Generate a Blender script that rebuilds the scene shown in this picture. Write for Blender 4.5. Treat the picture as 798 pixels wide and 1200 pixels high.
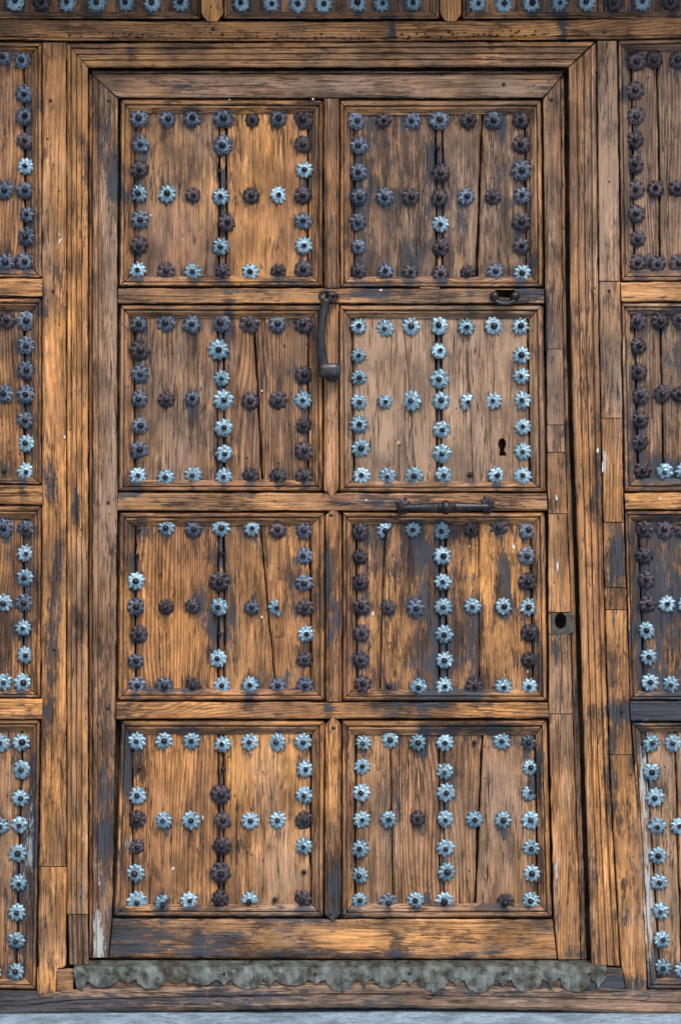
import bpy, bmesh, math, random
from mathutils import Vector, noise, Matrix
R = math.radians
random.seed(7)
scn = bpy.context.scene
for o in list(bpy.data.objects): bpy.data.objects.remove(o)
C = scn.collection

# ------------------------------------------------------------------ camera
CAM_D, S = 5.0, 0.002            # metres to the door face, metres per photo pixel on it
ZC = (1184-600)*S
cam = bpy.data.cameras.new('camera'); camo = bpy.data.objects.new('camera', cam); C.objects.link(camo)
camo.location = (0, -CAM_D, ZC); camo.rotation_euler = (R(90), 0, 0)
cam.sensor_fit = 'VERTICAL'; cam.sensor_height = 24; cam.lens = 24*CAM_D/(1200*S)
cam.clip_end = 200; cam.clip_start = .05
scn.camera = camo
# ------------------------------------------------------------------ world and sun
SUN_EL, SUN_AZ = R(50), R(20)     # azimuth measured from straight in front of the door to the right
w = bpy.data.worlds.new("World"); scn.world = w; w.use_nodes = True
nt = w.node_tree; nt.nodes.clear()
sky = nt.nodes.new('ShaderNodeTexSky'); sky.sky_type = 'NISHITA'; sky.sun_disc = False
sky.sun_elevation = SUN_EL; sky.sun_rotation = R(180)-SUN_AZ; sky.dust_density = 3.0; sky.air_density = 1.0
bg = nt.nodes.new('ShaderNodeBackground'); bg.inputs[1].default_value = 0.13
wo = nt.nodes.new('ShaderNodeOutputWorld')
nt.links.new(sky.outputs[0], bg.inputs[0]); nt.links.new(bg.outputs[0], wo.inputs[0])
sun = bpy.data.lights.new('sun', 'SUN'); sun.energy = 2.2; sun.angle = R(20); sun.color = (1, .95, .88)
so = bpy.data.objects.new('sun', sun); C.objects.link(so)
dv = Vector((math.cos(SUN_EL)*math.sin(SUN_AZ), -math.cos(SUN_EL)*math.cos(SUN_AZ), math.sin(SUN_EL)))
so.rotation_euler = dv.to_track_quat('Z', 'Y').to_euler(); so.location = dv*8
scn.view_settings.view_transform = 'Standard'; scn.view_settings.look = 'None'
scn.view_settings.gamma = 1; scn.view_settings.use_curve_mapping = False
scn.view_settings.exposure = 0.52

# ------------------------------------------------------------------ helpers
def at(px, py, d):                # door-plane position (photo scale) and relief d in mm towards the viewer
    k = (CAM_D-d*.001)/CAM_D
    return Vector(((px-399)*S*k, -d*.001, ZC+(600-py)*S*k))

class NT:
    def __init__(s, name):
        s.m = bpy.data.materials.new(name); s.m.use_nodes = True; s.t = s.m.node_tree; s.t.nodes.clear()
        s.out = s.n('ShaderNodeOutputMaterial'); s.b = s.n('ShaderNodeBsdfPrincipled'); s.l(s.b.outputs[0], s.out.inputs[0])
    def n(s, k, **kw):
        x = s.t.nodes.new(k)
        for a, v in kw.items(): setattr(x, a, v)
        return x
    def l(s, a, b): s.t.links.new(a, b)
    def put(s, sock, v):
        if isinstance(v, bpy.types.NodeSocket): s.l(v, sock)
        else: sock.default_value = v
    def math(s, op, a, b=0.0, c=None, clamp=False):
        x = s.n('ShaderNodeMath', operation=op, use_clamp=clamp); s.put(x.inputs[0], a); s.put(x.inputs[1], b)
        if c is not None: s.put(x.inputs[2], c)
        return x.outputs[0]
    def vmul(s, v, k):
        x = s.n('ShaderNodeVectorMath', operation='MULTIPLY'); s.put(x.inputs[0], v); s.put(x.inputs[1], k); return x.outputs[0]
    def noise(s, v, k, detail=3, rough=.55, dist=0.0):
        x = s.n('ShaderNodeTexNoise'); s.l(s.vmul(v, k), x.inputs['Vector']); x.inputs['Scale'].default_value = 1
        x.inputs['Detail'].default_value = detail; x.inputs['Roughness'].default_value = rough; x.inputs['Distortion'].default_value = dist
        return x.outputs['Fac']
    def ss(s, v, a, b, lo=0., hi=1.):
        x = s.n('ShaderNodeMapRange', interpolation_type='SMOOTHSTEP'); s.put(x.inputs[0], v)
        s.put(x.inputs[1], a); s.put(x.inputs[2], b); s.put(x.inputs[3], lo); s.put(x.inputs[4], hi); return x.outputs[0]
    def mix(s, f, a, b, blend='MIX'):
        x = s.n('ShaderNodeMix', data_type='RGBA', blend_type=blend); s.put(x.inputs[0], f)
        s.put(x.inputs[6], a); s.put(x.inputs[7], b); return x.outputs[2]
def c4(r, g, b): return (r, g, b, 1)

def wood(name, axis):
    k = NT(name)
    tc = k.n('ShaderNodeTexCoord'); sp = k.n('ShaderNodeSeparateXYZ'); k.l(tc.outputs['Object'], sp.inputs[0])
    seed = k.n('ShaderNodeAttribute', attribute_type='OBJECT', attribute_name='seed').outputs['Fac']
    al, ac = (sp.outputs[2], sp.outputs[0]) if axis == 'Z' else (sp.outputs[0], sp.outputs[2])
    ac = k.math('MULTIPLY_ADD', seed, 3.7, ac); al = k.math('MULTIPLY_ADD', seed, 5.3, al)
    cb = k.n('ShaderNodeCombineXYZ'); k.l(ac, cb.inputs[0]); k.l(sp.outputs[1], cb.inputs[1]); k.l(al, cb.inputs[2]); v = cb.outputs[0]
    wear = k.n('ShaderNodeAttribute', attribute_type='GEOMETRY', attribute_name='wear')
    ws = k.n('ShaderNodeSeparateColor'); k.l(wear.outputs['Color'], ws.inputs[0])
    fig = k.n('ShaderNodeAttribute', attribute_type='OBJECT', attribute_name='figure').outputs['Fac']
    A_or, A_st, A_gr, A_wh = ws.outputs[0], ws.outputs[1], ws.outputs[2], wear.outputs['Alpha']
    w1 = k.noise(v, (6, 5, 1.1), 1.5)
    w2 = k.noise(v, (30, 10, 2.2), 2)
    # knots
    kv = k.n('ShaderNodeTexVoronoi', voronoi_dimensions='3D'); k.l(k.vmul(v, (5.5, 0, 2.6)), kv.inputs['Vector']); kv.inputs['Scale'].default_value = 1
    kc = k.n('ShaderNodeSeparateColor'); k.l(kv.outputs['Color'], kc.inputs[0])
    gate = k.math('GREATER_THAN', kc.outputs[0], .66)
    kd = kv.outputs['Distance']
    kfall = k.math('MULTIPLY', k.ss(kd, 0.0, .38, 1, 0), gate)
    kcore = k.math('MULTIPLY', k.ss(kd, 0.035, .085, 1, 0), gate)
    ph = k.math('MULTIPLY', ac, 820.); ph = k.math('MULTIPLY_ADD', w1, 120., ph)
    ph = k.math('MULTIPLY_ADD', w2, 9., ph); ph = k.math('MULTIPLY_ADD', kfall, 30., ph)
    ring = k.math('MULTIPLY_ADD', k.math('SINE', ph), .5, .5)
    fib = k.noise(v, (300, 200, 16), 5, .75)
    fib2 = k.noise(v, (105, 60, 4.5), 5, .75)
    mot = k.noise(v, (26, 20, 4.5), 4, .62)
    big = k.noise(v, (6, 6, 2.2), 3)
    cn = k.noise(v, (38, 10, 1.3), 4, .6)
    cmask = k.ss(k.math('ABSOLUTE', k.math('SUBTRACT', cn, .5)), .003, .010, 1, 0)
    cgate = k.ss(k.noise(v, (9, 9, 2.2), 2), .47, .56)
    crack = k.math('MULTIPLY', cmask, cgate)
    cn2 = k.noise(v, (120, 30, 3.2), 3, .6)
    cr2 = k.math('MULTIPLY', k.ss(k.math('ABSOLUTE', k.math('SUBTRACT', cn2, .5)), .004, .022, 1, 0), k.ss(k.noise(v, (30, 9, 6), 2), .48, .56))
    crack = k.math('MAXIMUM', crack, k.math('MULTIPLY', cr2, .8))
    # colour
    blo = k.noise(v, (11, 11, 6), 3, .6)
    smo = k.math('MULTIPLY', k.ss(k.noise(v, (9, 9, 2.6), 2), .40, .60, .3, 1.), k.ss(A_gr, .2, .6, 1, .6))
    orf = k.math('ADD', A_or, k.math('MULTIPLY_ADD', mot, 1.0, -.5)); orf = k.math('ADD', orf, k.math('MULTIPLY_ADD', blo, 1.5, -.75), clamp=True)
    base = k.mix(orf, c4(.15, .083, .047), c4(.60, .285, .085))
    base = k.mix(k.ss(big, .46, .68, 0, .5), base, c4(.25, .11, .06))
    grf = k.math('MULTIPLY', k.ss(k.math('ADD', A_gr, k.math('MULTIPLY_ADD', fib2, 1.1, -.5)), .0, .7), .8)
    base = k.mix(grf, base, c4(.285, .20, .145))
    late = k.mix(1.0, base, c4(.50, .38, .30), 'MULTIPLY')
    col = k.mix(k.math('MULTIPLY', ring, k.math('MULTIPLY_ADD', fig, k.ss(fib, .3, .6, .7, 1.1), .05)), base, late)
    def tone(sig, a, b, lo, hi, col):
        f = k.ss(sig, a, b, lo, hi); cc = k.n('ShaderNodeCombineColor'); [k.l(f, cc.inputs[i]) for i in range(3)]
        return k.mix(smo, col, cc.outputs[0], 'MULTIPLY')
    col = tone(fib, .34, .66, .58, 1.42, col)
    col = tone(fib2, .36, .64, .66, 1.32, col)
    col = tone(mot, .3, .7, .82, 1.15, col)
    col = k.mix(k.math('MULTIPLY', kcore, .85), col, c4(.04, .02, .013))
    # dark weathered flecks running with the grain
    fl = k.noise(v, (210, 90, 30), 5, .8)
    fg = k.noise(v, (24, 24, 9), 4, .65)
    fx = k.ss(k.math('ADD', k.math('MULTIPLY_ADD', fg, .9, fl), k.math('MULTIPLY', A_st, .38)), 1.06, 1.17)
    col = k.mix(k.math('MULTIPLY', k.math('MULTIPLY', fx, .8), k.ss(A_gr, .2, .8, 1, .35)), col, c4(.035, .022, .019))
    dirt = k.ss(k.noise(v, (9, 9, 5), 5, .7), .36, .6, .55, 1.18)
    dc = k.n('ShaderNodeCombineColor'); [k.l(dirt, dc.inputs[i]) for i in range(3)]
    col = k.mix(1.0, col, dc.outputs[0], 'MULTIPLY')
    # old blue-black paint
    sn = k.noise(v, (80, 60, 20), 6, .82)
    sn2 = k.noise(v, (16, 16, 5), 4, .65)
    sx = k.math('ADD', k.math('MULTIPLY_ADD', sn, 3.0, -1.5), k.math('MULTIPLY_ADD', sn2, 1.6, -.8))
    sx = k.math('ADD', sx, A_st)
    stn = k.ss(sx, .45, .70)
    col = k.mix(k.math('MULTIPLY', stn, .85), col, k.mix(fib, c4(.006, .009, .016), c4(.055, .072, .098)))
    # white paint
    wx = k.math('ADD', k.math('MULTIPLY_ADD', sn, 3.6, -1.8), k.math('MULTIPLY', A_wh, 1.15))
    wh = k.math('MULTIPLY', k.ss(wx, .40, .7), k.ss(A_wh, .04, .2))
    col = k.mix(k.math('MULTIPLY', wh, .75), col, c4(.46, .49, .50))
    # pits and worm holes
    pv = k.n('ShaderNodeTexVoronoi'); k.l(k.vmul(v, (75, 75, 38)), pv.inputs['Vector']); pv.inputs['Scale'].default_value = 1
    pc = k.n('ShaderNodeSeparateColor'); k.l(pv.outputs['Color'], pc.inputs[0])
    pit = k.math('MULTIPLY', k.ss(pv.outputs['Distance'], .08, .17, 1, 0), k.math('GREATER_THAN', pc.outputs[0], .93))
    crack = k.math('MAXIMUM', crack, pit)
    col = k.mix(k.math('MULTIPLY', crack, .9), col, c4(.012, .008, .006))
    k.l(col, k.b.inputs['Base Color'])
    k.put(k.b.inputs['Roughness'], k.ss(fib2, .3, .7, .55, .8)); k.b.inputs['Specular IOR Level'].default_value = .35
    h = k.math('MULTIPLY', ring, -.18); h = k.math('MULTIPLY_ADD', k.math('MULTIPLY', fib, smo), .8, h); h = k.math('MULTIPLY_ADD', fib2, .5, h)
    h = k.math('MULTIPLY_ADD', crack, -1.6, h); h = k.math('MULTIPLY_ADD', stn, .18, h); h = k.math('MULTIPLY_ADD', wh, .3, h)
    bp = k.n('ShaderNodeBump'); bp.inputs['Strength'].default_value = .8; bp.inputs['Distance'].default_value = .0016
    k.l(h, bp.inputs['Height']); k.l(bp.outputs[0], k.b.inputs['Normal'])
    return k.m
WV, WH = wood('wood_upright_grain', 'Z'), wood('wood_level_grain', 'X')

def metal(name, c1, c2, rust, rough=(.35, .6), met=.7, sc=60):
    k = NT(name)
    tc = k.n('ShaderNodeTexCoord'); oi = k.n('ShaderNodeObjectInfo')
    ad = k.n('ShaderNodeVectorMath', operation='ADD'); k.l(tc.outputs['Object'], ad.inputs[0])
    sc_ = k.n('ShaderNodeVectorMath', operation='SCALE'); k.l(oi.outputs['Location'], sc_.inputs[0]); sc_.inputs['Scale'].default_value = 3.
    k.l(sc_.outputs[0], ad.inputs[1]); v = ad.outputs[0]
    n1 = k.noise(v, (sc*2.5,)*3, 4, .65); n2 = k.noise(v, (sc*.9,)*3, 3)
    col = k.mix(k.ss(n1, .3, .7), c4(*c1), c4(*c2))
    col = k.mix(k.ss(oi.outputs['Random'], 0., 1., 0, .6), col, c4(*[x*.75 for x in c1]))
    n3 = k.noise(v, (sc*4.5,)*3, 4, .75); col = k.mix(k.ss(n3, .56, .68, 0, .65), col, c4(*[x*.3 for x in c1]))
    col = k.mix(k.math('MULTIPLY', k.ss(n2, .56, .7), rust), col, c4(.10, .045, .025))
    k.l(col, k.b.inputs['Base Color']); k.b.inputs['Metallic'].default_value = met
    k.put(k.b.inputs['Roughness'], k.ss(n1, .3, .7, *rough))
    bp = k.n('ShaderNodeBump'); bp.inputs['Strength'].default_value = .6; bp.inputs['Distance'].default_value = .0012
    k.l(n1, bp.inputs['Height']); k.l(bp.outputs[0], k.b.inputs['Normal'])
    return k.m
M_LIGHT = metal('zinc_grey_iron', (.13, .235, .31), (.38, .53, .62), .6, (.35, .65), .5)
M_MID = metal('blued_iron', (.045, .06, .09), (.17, .22, .30), .3, (.4,.6), .5)
M_DARK = metal('dark_rusted_iron', (.03, .025, .032), (.105, .09, .115), .5, (.42, .65), .5)
M_PULL = metal('forged_black_iron', (.022, .021, .024), (.065, .07, .085), .45, (.32, .5), .6, 25)
M_NAIL = metal('nail_iron', (.012, .012, .015), (.04, .042, .05), .3, (.3, .5), .6)
M_BRASS = metal('weathered_sheet', (.12, .115, .085), (.46, .52, .50), .45, (.25, .55), .5, 16)
M_SILVER = metal('bare_tin', (.5, .54, .56), (.75, .78, .8), .1, (.25, .5), .8)

def stone():
    k = NT('worn_blue_stone'); tc = k.n('ShaderNodeTexCoord'); v = tc.outputs['Object']
    a = k.noise(v, (9, 9, 9), 5, .6); b = k.noise(v, (120, 120, 120), 4, .7)
    col = k.mix(k.ss(a, .35, .65), c4(.17, .25, .34), c4(.32, .44, .56))
    col = k.mix(k.ss(b, .4, .7, 0, .6), col, c4(.12, .14, .16))
    gr = k.noise(v, (22, 60, 22), 5, .7); col = k.mix(k.ss(gr, .5, .62, 0, .7), col, c4(.10, .105, .10))
    k.l(col, k.b.inputs['Base Color']); k.b.inputs['Roughness'].default_value = .7
    bp = k.n('ShaderNodeBump'); bp.inputs['Distance'].default_value = .006; bp.inputs['Strength'].default_value = .7
    k.l(k.math('MULTIPLY_ADD', a, 2., b), bp.inputs['Height']); k.l(bp.outputs[0], k.b.inputs['Normal']); return k.m
M_STONE = stone()

# wear map of the real door: (x, y, rx, ry, amount) in door coordinates
ORANGE = [(310,230,50,90,.5),(320,950,50,90,.55),(64,150,14,110,.45),(62,480,14,160,.4),(60,930,12,90,.55),(200,700,45,90,.3),
 (575,670,45,60,.45),(765,341,60,14,.7),(700,36,180,12,.65),(388,920,10,60,.8),(720,960,18,110,.7),(430,1100,90,14,.5),(600,1100,50,14,.5),
 (770,585,50,14,.6),(720,700,14,25,.6),(640,940,14,70,.6),(25,340,40,16,.5),(30,580,30,18,.5),(25,828,40,16,.4),(200,900,60,60,.3),(90,300,12,240,.4),(350,700,30,60,.2),
 (388,500,10,80,.3),(388,680,8,60,.4),(330,700,50,90,.3),(45,780,14,90,.4),(640,700,30,80,.3),(685,650,14,200,.3),(600,833,40,9,.4),(200,833,60,8,.35)]
STAIN = [(137,222,7,12,1.2),(148,232,8,8,.6),(128,190,14,50,.5),(250,745,8,26,.7),(515,745,26,60,.4),(490,660,18,50,.35),(555,740,12,50,.4),(500,780,30,30,.25),(590,670,10,30,.5),
 (768,700,30,80,.45),(775,832,60,12,1.1),(722,655,10,34,.7),(720,755,10,40,.5),(60,565,9,30,.7),(66,650,8,60,.5),(90,585,4,28,.9),(68,720,7,60,.4),
 (388,705,12,70,.5),(392,1035,10,40,.8),(150,1100,30,24,.7),(120,910,10,90,.25),(148,900,6,60,.7),(465,890,8,60,.45),(215,100,30,9,.5),
 (440,343,55,9,.55),(615,347,20,9,.7),(440,587,50,9,.45),(170,830,30,9,.4),(470,826,50,7,.45),(775,548,40,18,.6),(700,540,6,60,.4),(650,470,10,60,.3),
 (640,400,8,60,.6),(530,815,40,9,.4),(220,855,60,8,.4),(330,1075,90,9,.4),(400,1117,260,5,.6),(250,1105,70,14,.35),(560,855,70,8,.5),(180,130,40,6,.3),(800,400,30,100,.3),(125,1000,12,70,.3),
 (460,200,60,60,.18),(490,290,40,40,.2),(40,1000,8,100,.5),(60,790,10,60,.4),(715,900,8,80,.4),(745,870,8,40,.6),(250,640,14,30,.3),(700,1160,200,14,.2),
 (30,1178,120,14,.8),(300,1170,200,10,.55),(740,1150,60,12,.5),(300,340,30,8,.15),(100,200,8,80,.3),(590,1062,60,6,.4),(150,580,30,8,.3)]
GREY = [(500,460,110,110,.6),(520,960,110,110,.35),(400,98,300,18,.25),(95,900,12,250,.15),(770,180,60,150,.55),(560,230,90,100,.35),(645,450,16,90,.5),
 (660,800,20,100,.4),(80,1110,40,40,.4),(690,300,14,200,.25),(240,460,90,80,.2),(200,250,60,70,.15),(15,200,30,120,.1),(400,1175,500,14,.8),(770,450,50,80,.4),(340,1020,50,50,.35),
 (130,400,16,250,.4),(710,200,16,140,.3),(770,1000,30,120,.4),(10,1000,30,120,.3),(400,1068,280,10,.4)]
WHITE = [(116,1105,7,45,.75),(114,1050,3,60,.3),(36,1000,5,80,.5),(757,960,6,110,.5),(760,1070,5,60,.7),(96,1040,6,60,.4),(650,1030,6,60,.45),(92,575,4,20,.3),(708,545,4,18,.6),(753,900,5,50,.5),(153,1000,5,50,.55)]
_r = random.Random(5)
for _ in range(70): STAIN.append((_r.uniform(0, 798), _r.uniform(20, 1165), _r.uniform(3, 9), _r.uniform(8, 45), _r.uniform(.2, .6)))
for jx in (139, 389, 640, 48, 735):
    for jy in (116, 346, 588, 832, 1075): STAIN.append((jx+_r.uniform(-6, 6), jy+_r.uniform(-8, 8), _r.uniform(5, 16), _r.uniform(5, 14), _r.uniform(.2, .65)))
for _ in range(60): ORANGE.append((_r.uniform(0, 798), _r.uniform(20, 1165), _r.uniform(8, 26), _r.uniform(25, 90), _r.uniform(-.3, .45)))
for _ in range(25): GREY.append((_r.uniform(0, 798), _r.uniform(20, 1165), _r.uniform(8, 30), _r.uniform(25, 90), _r.uniform(.1, .35)))
def bucket(L):
    D = {}
    for q in L:
        a, b, rx, ry, m = q
        for cx in range(int((a-2.5*rx)//40), int((a+2.5*rx)//40)+1):
            for cy in range(int((b-2.5*ry)//40), int((b+2.5*ry)//40)+1): D.setdefault((cx, cy), []).append(q)
    return D
ORANGE, STAIN, GREY, WHITE = [bucket(L) for L in (ORANGE, STAIN, GREY, WHITE)]
def gsum(D, x, y):
    s = 0
    for a, b, rx, ry, m in D.get((int(x//40), int(y//40)), ()):
        e = ((x-a)/rx)**2+((y-b)/ry)**2
        if e < 6: s += m*math.exp(-e)
    return s
def T(s):
    out = []
    for w_ in s.split():
        a, b, k = w_.split(','); out.append((float(a), float(b), k))
    return out
SD = [
 (140,110,'75,93,M 180,95,M 272,93,M 390,93,M+ 498,98,D- 594,93,M 688,98,D+ 82,190,M 78,283,D 76,373,L 78,470,M 75,567,D 70,660,L 388,192,M+ 376,290,N 380,385,L 403,481,D 382,572,L 388,665,D- 687,190,D 692,284,L 686,380,D 688,475,M 690,567,L 688,657,D 180,375,L 277,380,D- 493,382,D 595,378,L 176,662,D 276,666,L 491,666,L 594,664,D-'),
 (395,110,'75,101,M 173,100,D- 280,100,M 382,97,M+ 490,100,D 585,100,M 687,100,D 80,194,M 80,294,M 82,387,M 78,480,M 80,572,M- 80,663,D 375,203,N 389,295,D 383,387,D 387,487,L 388,575,D 387,674,D 687,190,D 689,286,M+ 690,380,M 688,480,D 688,568,D 692,668,L 178,387,M 276,386,D 482,384,M 582,386,D 183,663,M- 274,666,D- 487,670,D- 592,665,M'),
 (140,350,'75,96,M 175,90,M 271,96,M 381,91,M 488,95,D+ 592,92,M 688,96,D 78,194,D+ 78,282,M 75,375,M 78,474,M 75,566,M 71,662,L 371,191,L+ 384,298,L 389,378,L+ 390,483,G 393,579,G 391,665,L 691,286,D 687,380,L 689,474,D- 691,569,D 691,666,D 177,377,D 274,373,M- 490,382,D 594,380,D 176,670,L 277,659,L 492,664,D 594,666,D'),
 (395,350,'79,104,L 180,112,L 276,104,L 382,102,G 483,107,L 585,102,L 684,104,L 80,213,L- 82,295,L- 82,387,L 82,472,L 88,560,L 92,662,L 382,196,G 383,301,G 388,382,G 390,490,G 391,580,G 397,660,G 688,211,L 688,289,L 692,380,L 694,479,L 694,571,L 693,663,L 180,386,L- 280,382,L+ 489,386,B 585,383,L 188,664,L 289,662,L 497,658,N 594,661,L'),
 (140,590,'73,97,N 177,91,L 278,96,M 382,89,L 497,92,L 592,99,D 690,101,M 68,195,N 63,290,L 62,385,M 75,487,D 63,588,M- 68,680,M 384,187,N 375,292,D+ 374,387,G 376,488,N 370,580,L 384,681,L 691,196,M 692,297,M 694,390,D 699,488,L 692,582,D 694,681,M 175,387,D- 275,383,D- 496,388,M- 590,389,B 170,683,M 277,681,D- 489,678,L 592,680,M-'),
 (395,590,'86,102,D 181,101,B 283,98,L- 391,102,G 502,98,D- 605,88,D 711,99,M 86,200,D- 87,295,D 92,384,D 92,485,D 91,584,D 96,675,D 393,195,L 396,293,L 397,386,L 400,488,L 401,585,L 401,683,L 710,196,M 710,291,D 714,387,L 718,484,D 715,585,D- 718,686,L 189,389,D- 293,390,M 507,384,L 620,384,L 195,682,N 304,686,G 512,682,D 620,687,L'),
 (140,840,'66,91,L 168,90,L 271,89,L 387,103,L 488,94,L 590,95,L 687,94,L 75,191,N 70,295,L 68,382,D 67,485,D- 62,584,L 66,691,L+ 388,195,N 378,290,D+ 389,385,D 384,481,D 380,583,D+ 378,678,D 694,195,L 692,291,L 690,386,D 691,483,L 690,580,N 687,681,D 167,386,L 268,386,L 490,388,L 592,386,L 162,694,B 261,686,L 486,687,B 582,684,N'),
 (395,840,'100,96,L- 198,84,L 301,95,L 403,96,L 513,96,N 615,91,L 715,96,M- 94,186,L 90,283,L 93,384,L 88,494,L 87,591,L 83,687,L 403,203,L 407,283,L 404,382,G 406,490,L 409,580,L 401,690,B 719,190,L- 719,283,B 724,386,L 724,490,L 728,585,L 723,685,L 192,383,L 300,380,D- 513,383,L 620,384,L 190,693,M 293,685,L 629,692,D'),
]
GD = [
 (0,40,3.745,'18,100,M 100,115,M 108,262,M 110,363,M 114,468,D 116,580,L 112,688,M 25,686,M 122,792,M- 118,890,M 110,1000,M 28,1003,M'),
 (0,350,3.745,'35,95,D 118,97,M 119,205,M 118,315,M 118,420,M 26,418,M 113,533,M 118,635,L 115,758,L 22,755,N'),
 (0,600,3.745,'22,70,M 116,72,M 114,181,L 113,288,L 109,397,M 18,398,L 105,508,L 114,627,L 102,748,L 18,745,L 8,1013,L 95,1010,L 98,1130,G'),
 (0,880,3.745,'92,206,L 90,324,G 5,330,L 80,448,L 86,577,L 78,707,L 75,830,L 73,968,L -28,970,L'),
 (688,40,3.745,'213,120,D+ 290,115,D 395,115,D 208,248,D 212,358,D 208,465,D 206,573,D 212,682,D 298,680,D 392,677,D 212,788,D 220,898,D 218,1003,D 305,1010,D 400,1005,D'),
 (688,350,3.745,'218,98,D 318,97,D 405,90,D 222,208,D 225,320,D 231,425,D 328,418,D 405,420,D 230,530,D 230,632,D 240,753,D 338,758,G 420,758,L'),
 (688,600,3.745,'248,78,D 337,76,D 425,80,D 250,190,D 258,298,D 264,402,D 347,404,L 430,405,L 258,520,L 268,636,L 273,747,L 365,757,L 278,1014,L 374,1014,L 280,1140,L'),
 (688,880,3.745,'295,203,L 305,328,G 400,328,L 310,458,L 313,575,L 321,700,L 325,825,L 332,948,L 415,960,L 282,88,L'),
 (0,0,1,'-14,3,L 19,3,G 50,3,D 80,4,L 114,4,L 148,4,L 179,4,L 213,4,L 283,5,L 318,5,L 349,5,L 379,5,L 419,4,L 447,5,L 484,4,L 559,5,L 590,5,L 622,4,L 655,4,L 687,3,L 720,3,D 752,3,L 785,2,D 818,2,L'),
]
GR = {}
_r = random.Random(3)
for ox, oy, sc, q in [(a, b, 3.192, c) for a, b, c in SD]+GD:
    for x, y, kk in T(q):
        X, Y = ox+x/sc, oy+y/sc; it = (X+_r.uniform(-3, 3), Y+_r.uniform(-1, 4), _r.uniform(.15, .75), _r.uniform(-.1, .5))
        for a in (-1, 0, 1):
            for b in (-1, 0, 1): GR.setdefault((int(X//32)+a, int(Y//32)+b), []).append(it)
def grime(x, y):
    s = 0
    for X, Y, m, dr in GR.get((int(x//32), int(y//32)), ()):
        s += m*math.exp(-((x-X)/11)**2-((y-Y)/12)**2)
        if dr > 0 and y > Y: s += dr*math.exp(-((x-X)/4)**2-((y-Y-12)/10)**2)
    return s
def wearat(x, y, bo, bs, bg_):
    return (max(0, min(1, bo-.05+gsum(ORANGE, x, y))), min(1.3, bs+gsum(STAIN, x, y)+grime(x, y)), min(1, max(0, .6*bg_+.8*gsum(GREY, x, y))), min(1, gsum(WHITE, x, y)))

def lerp(a, b, t): return a+(b-a)*t
def resample(P, n):
    P = [Vector((p[0], p[1])) for p in P]; L = [0]
    for i in range(1, len(P)): L.append(L[-1]+(P[i]-P[i-1]).length)
    out = []
    for k in range(n+1):
        s = L[-1]*k/n; i = 1
        while i < len(P)-1 and L[i] < s: i += 1
        seg = L[i]-L[i-1] or 1
        out.append(P[i-1].lerp(P[i], (s-L[i-1])/seg))
    return out
def link(name, me, parent, mat=None):
    o = bpy.data.objects.new(name, me); C.objects.link(o); o.parent = parent
    if mat and not me.materials: me.materials.append(mat)
    return o
def recentre(vs):
    c = Vector((0, 0, 0))
    for v in vs: c += v
    c /= len(vs); return c, [v-c for v in vs]

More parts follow.
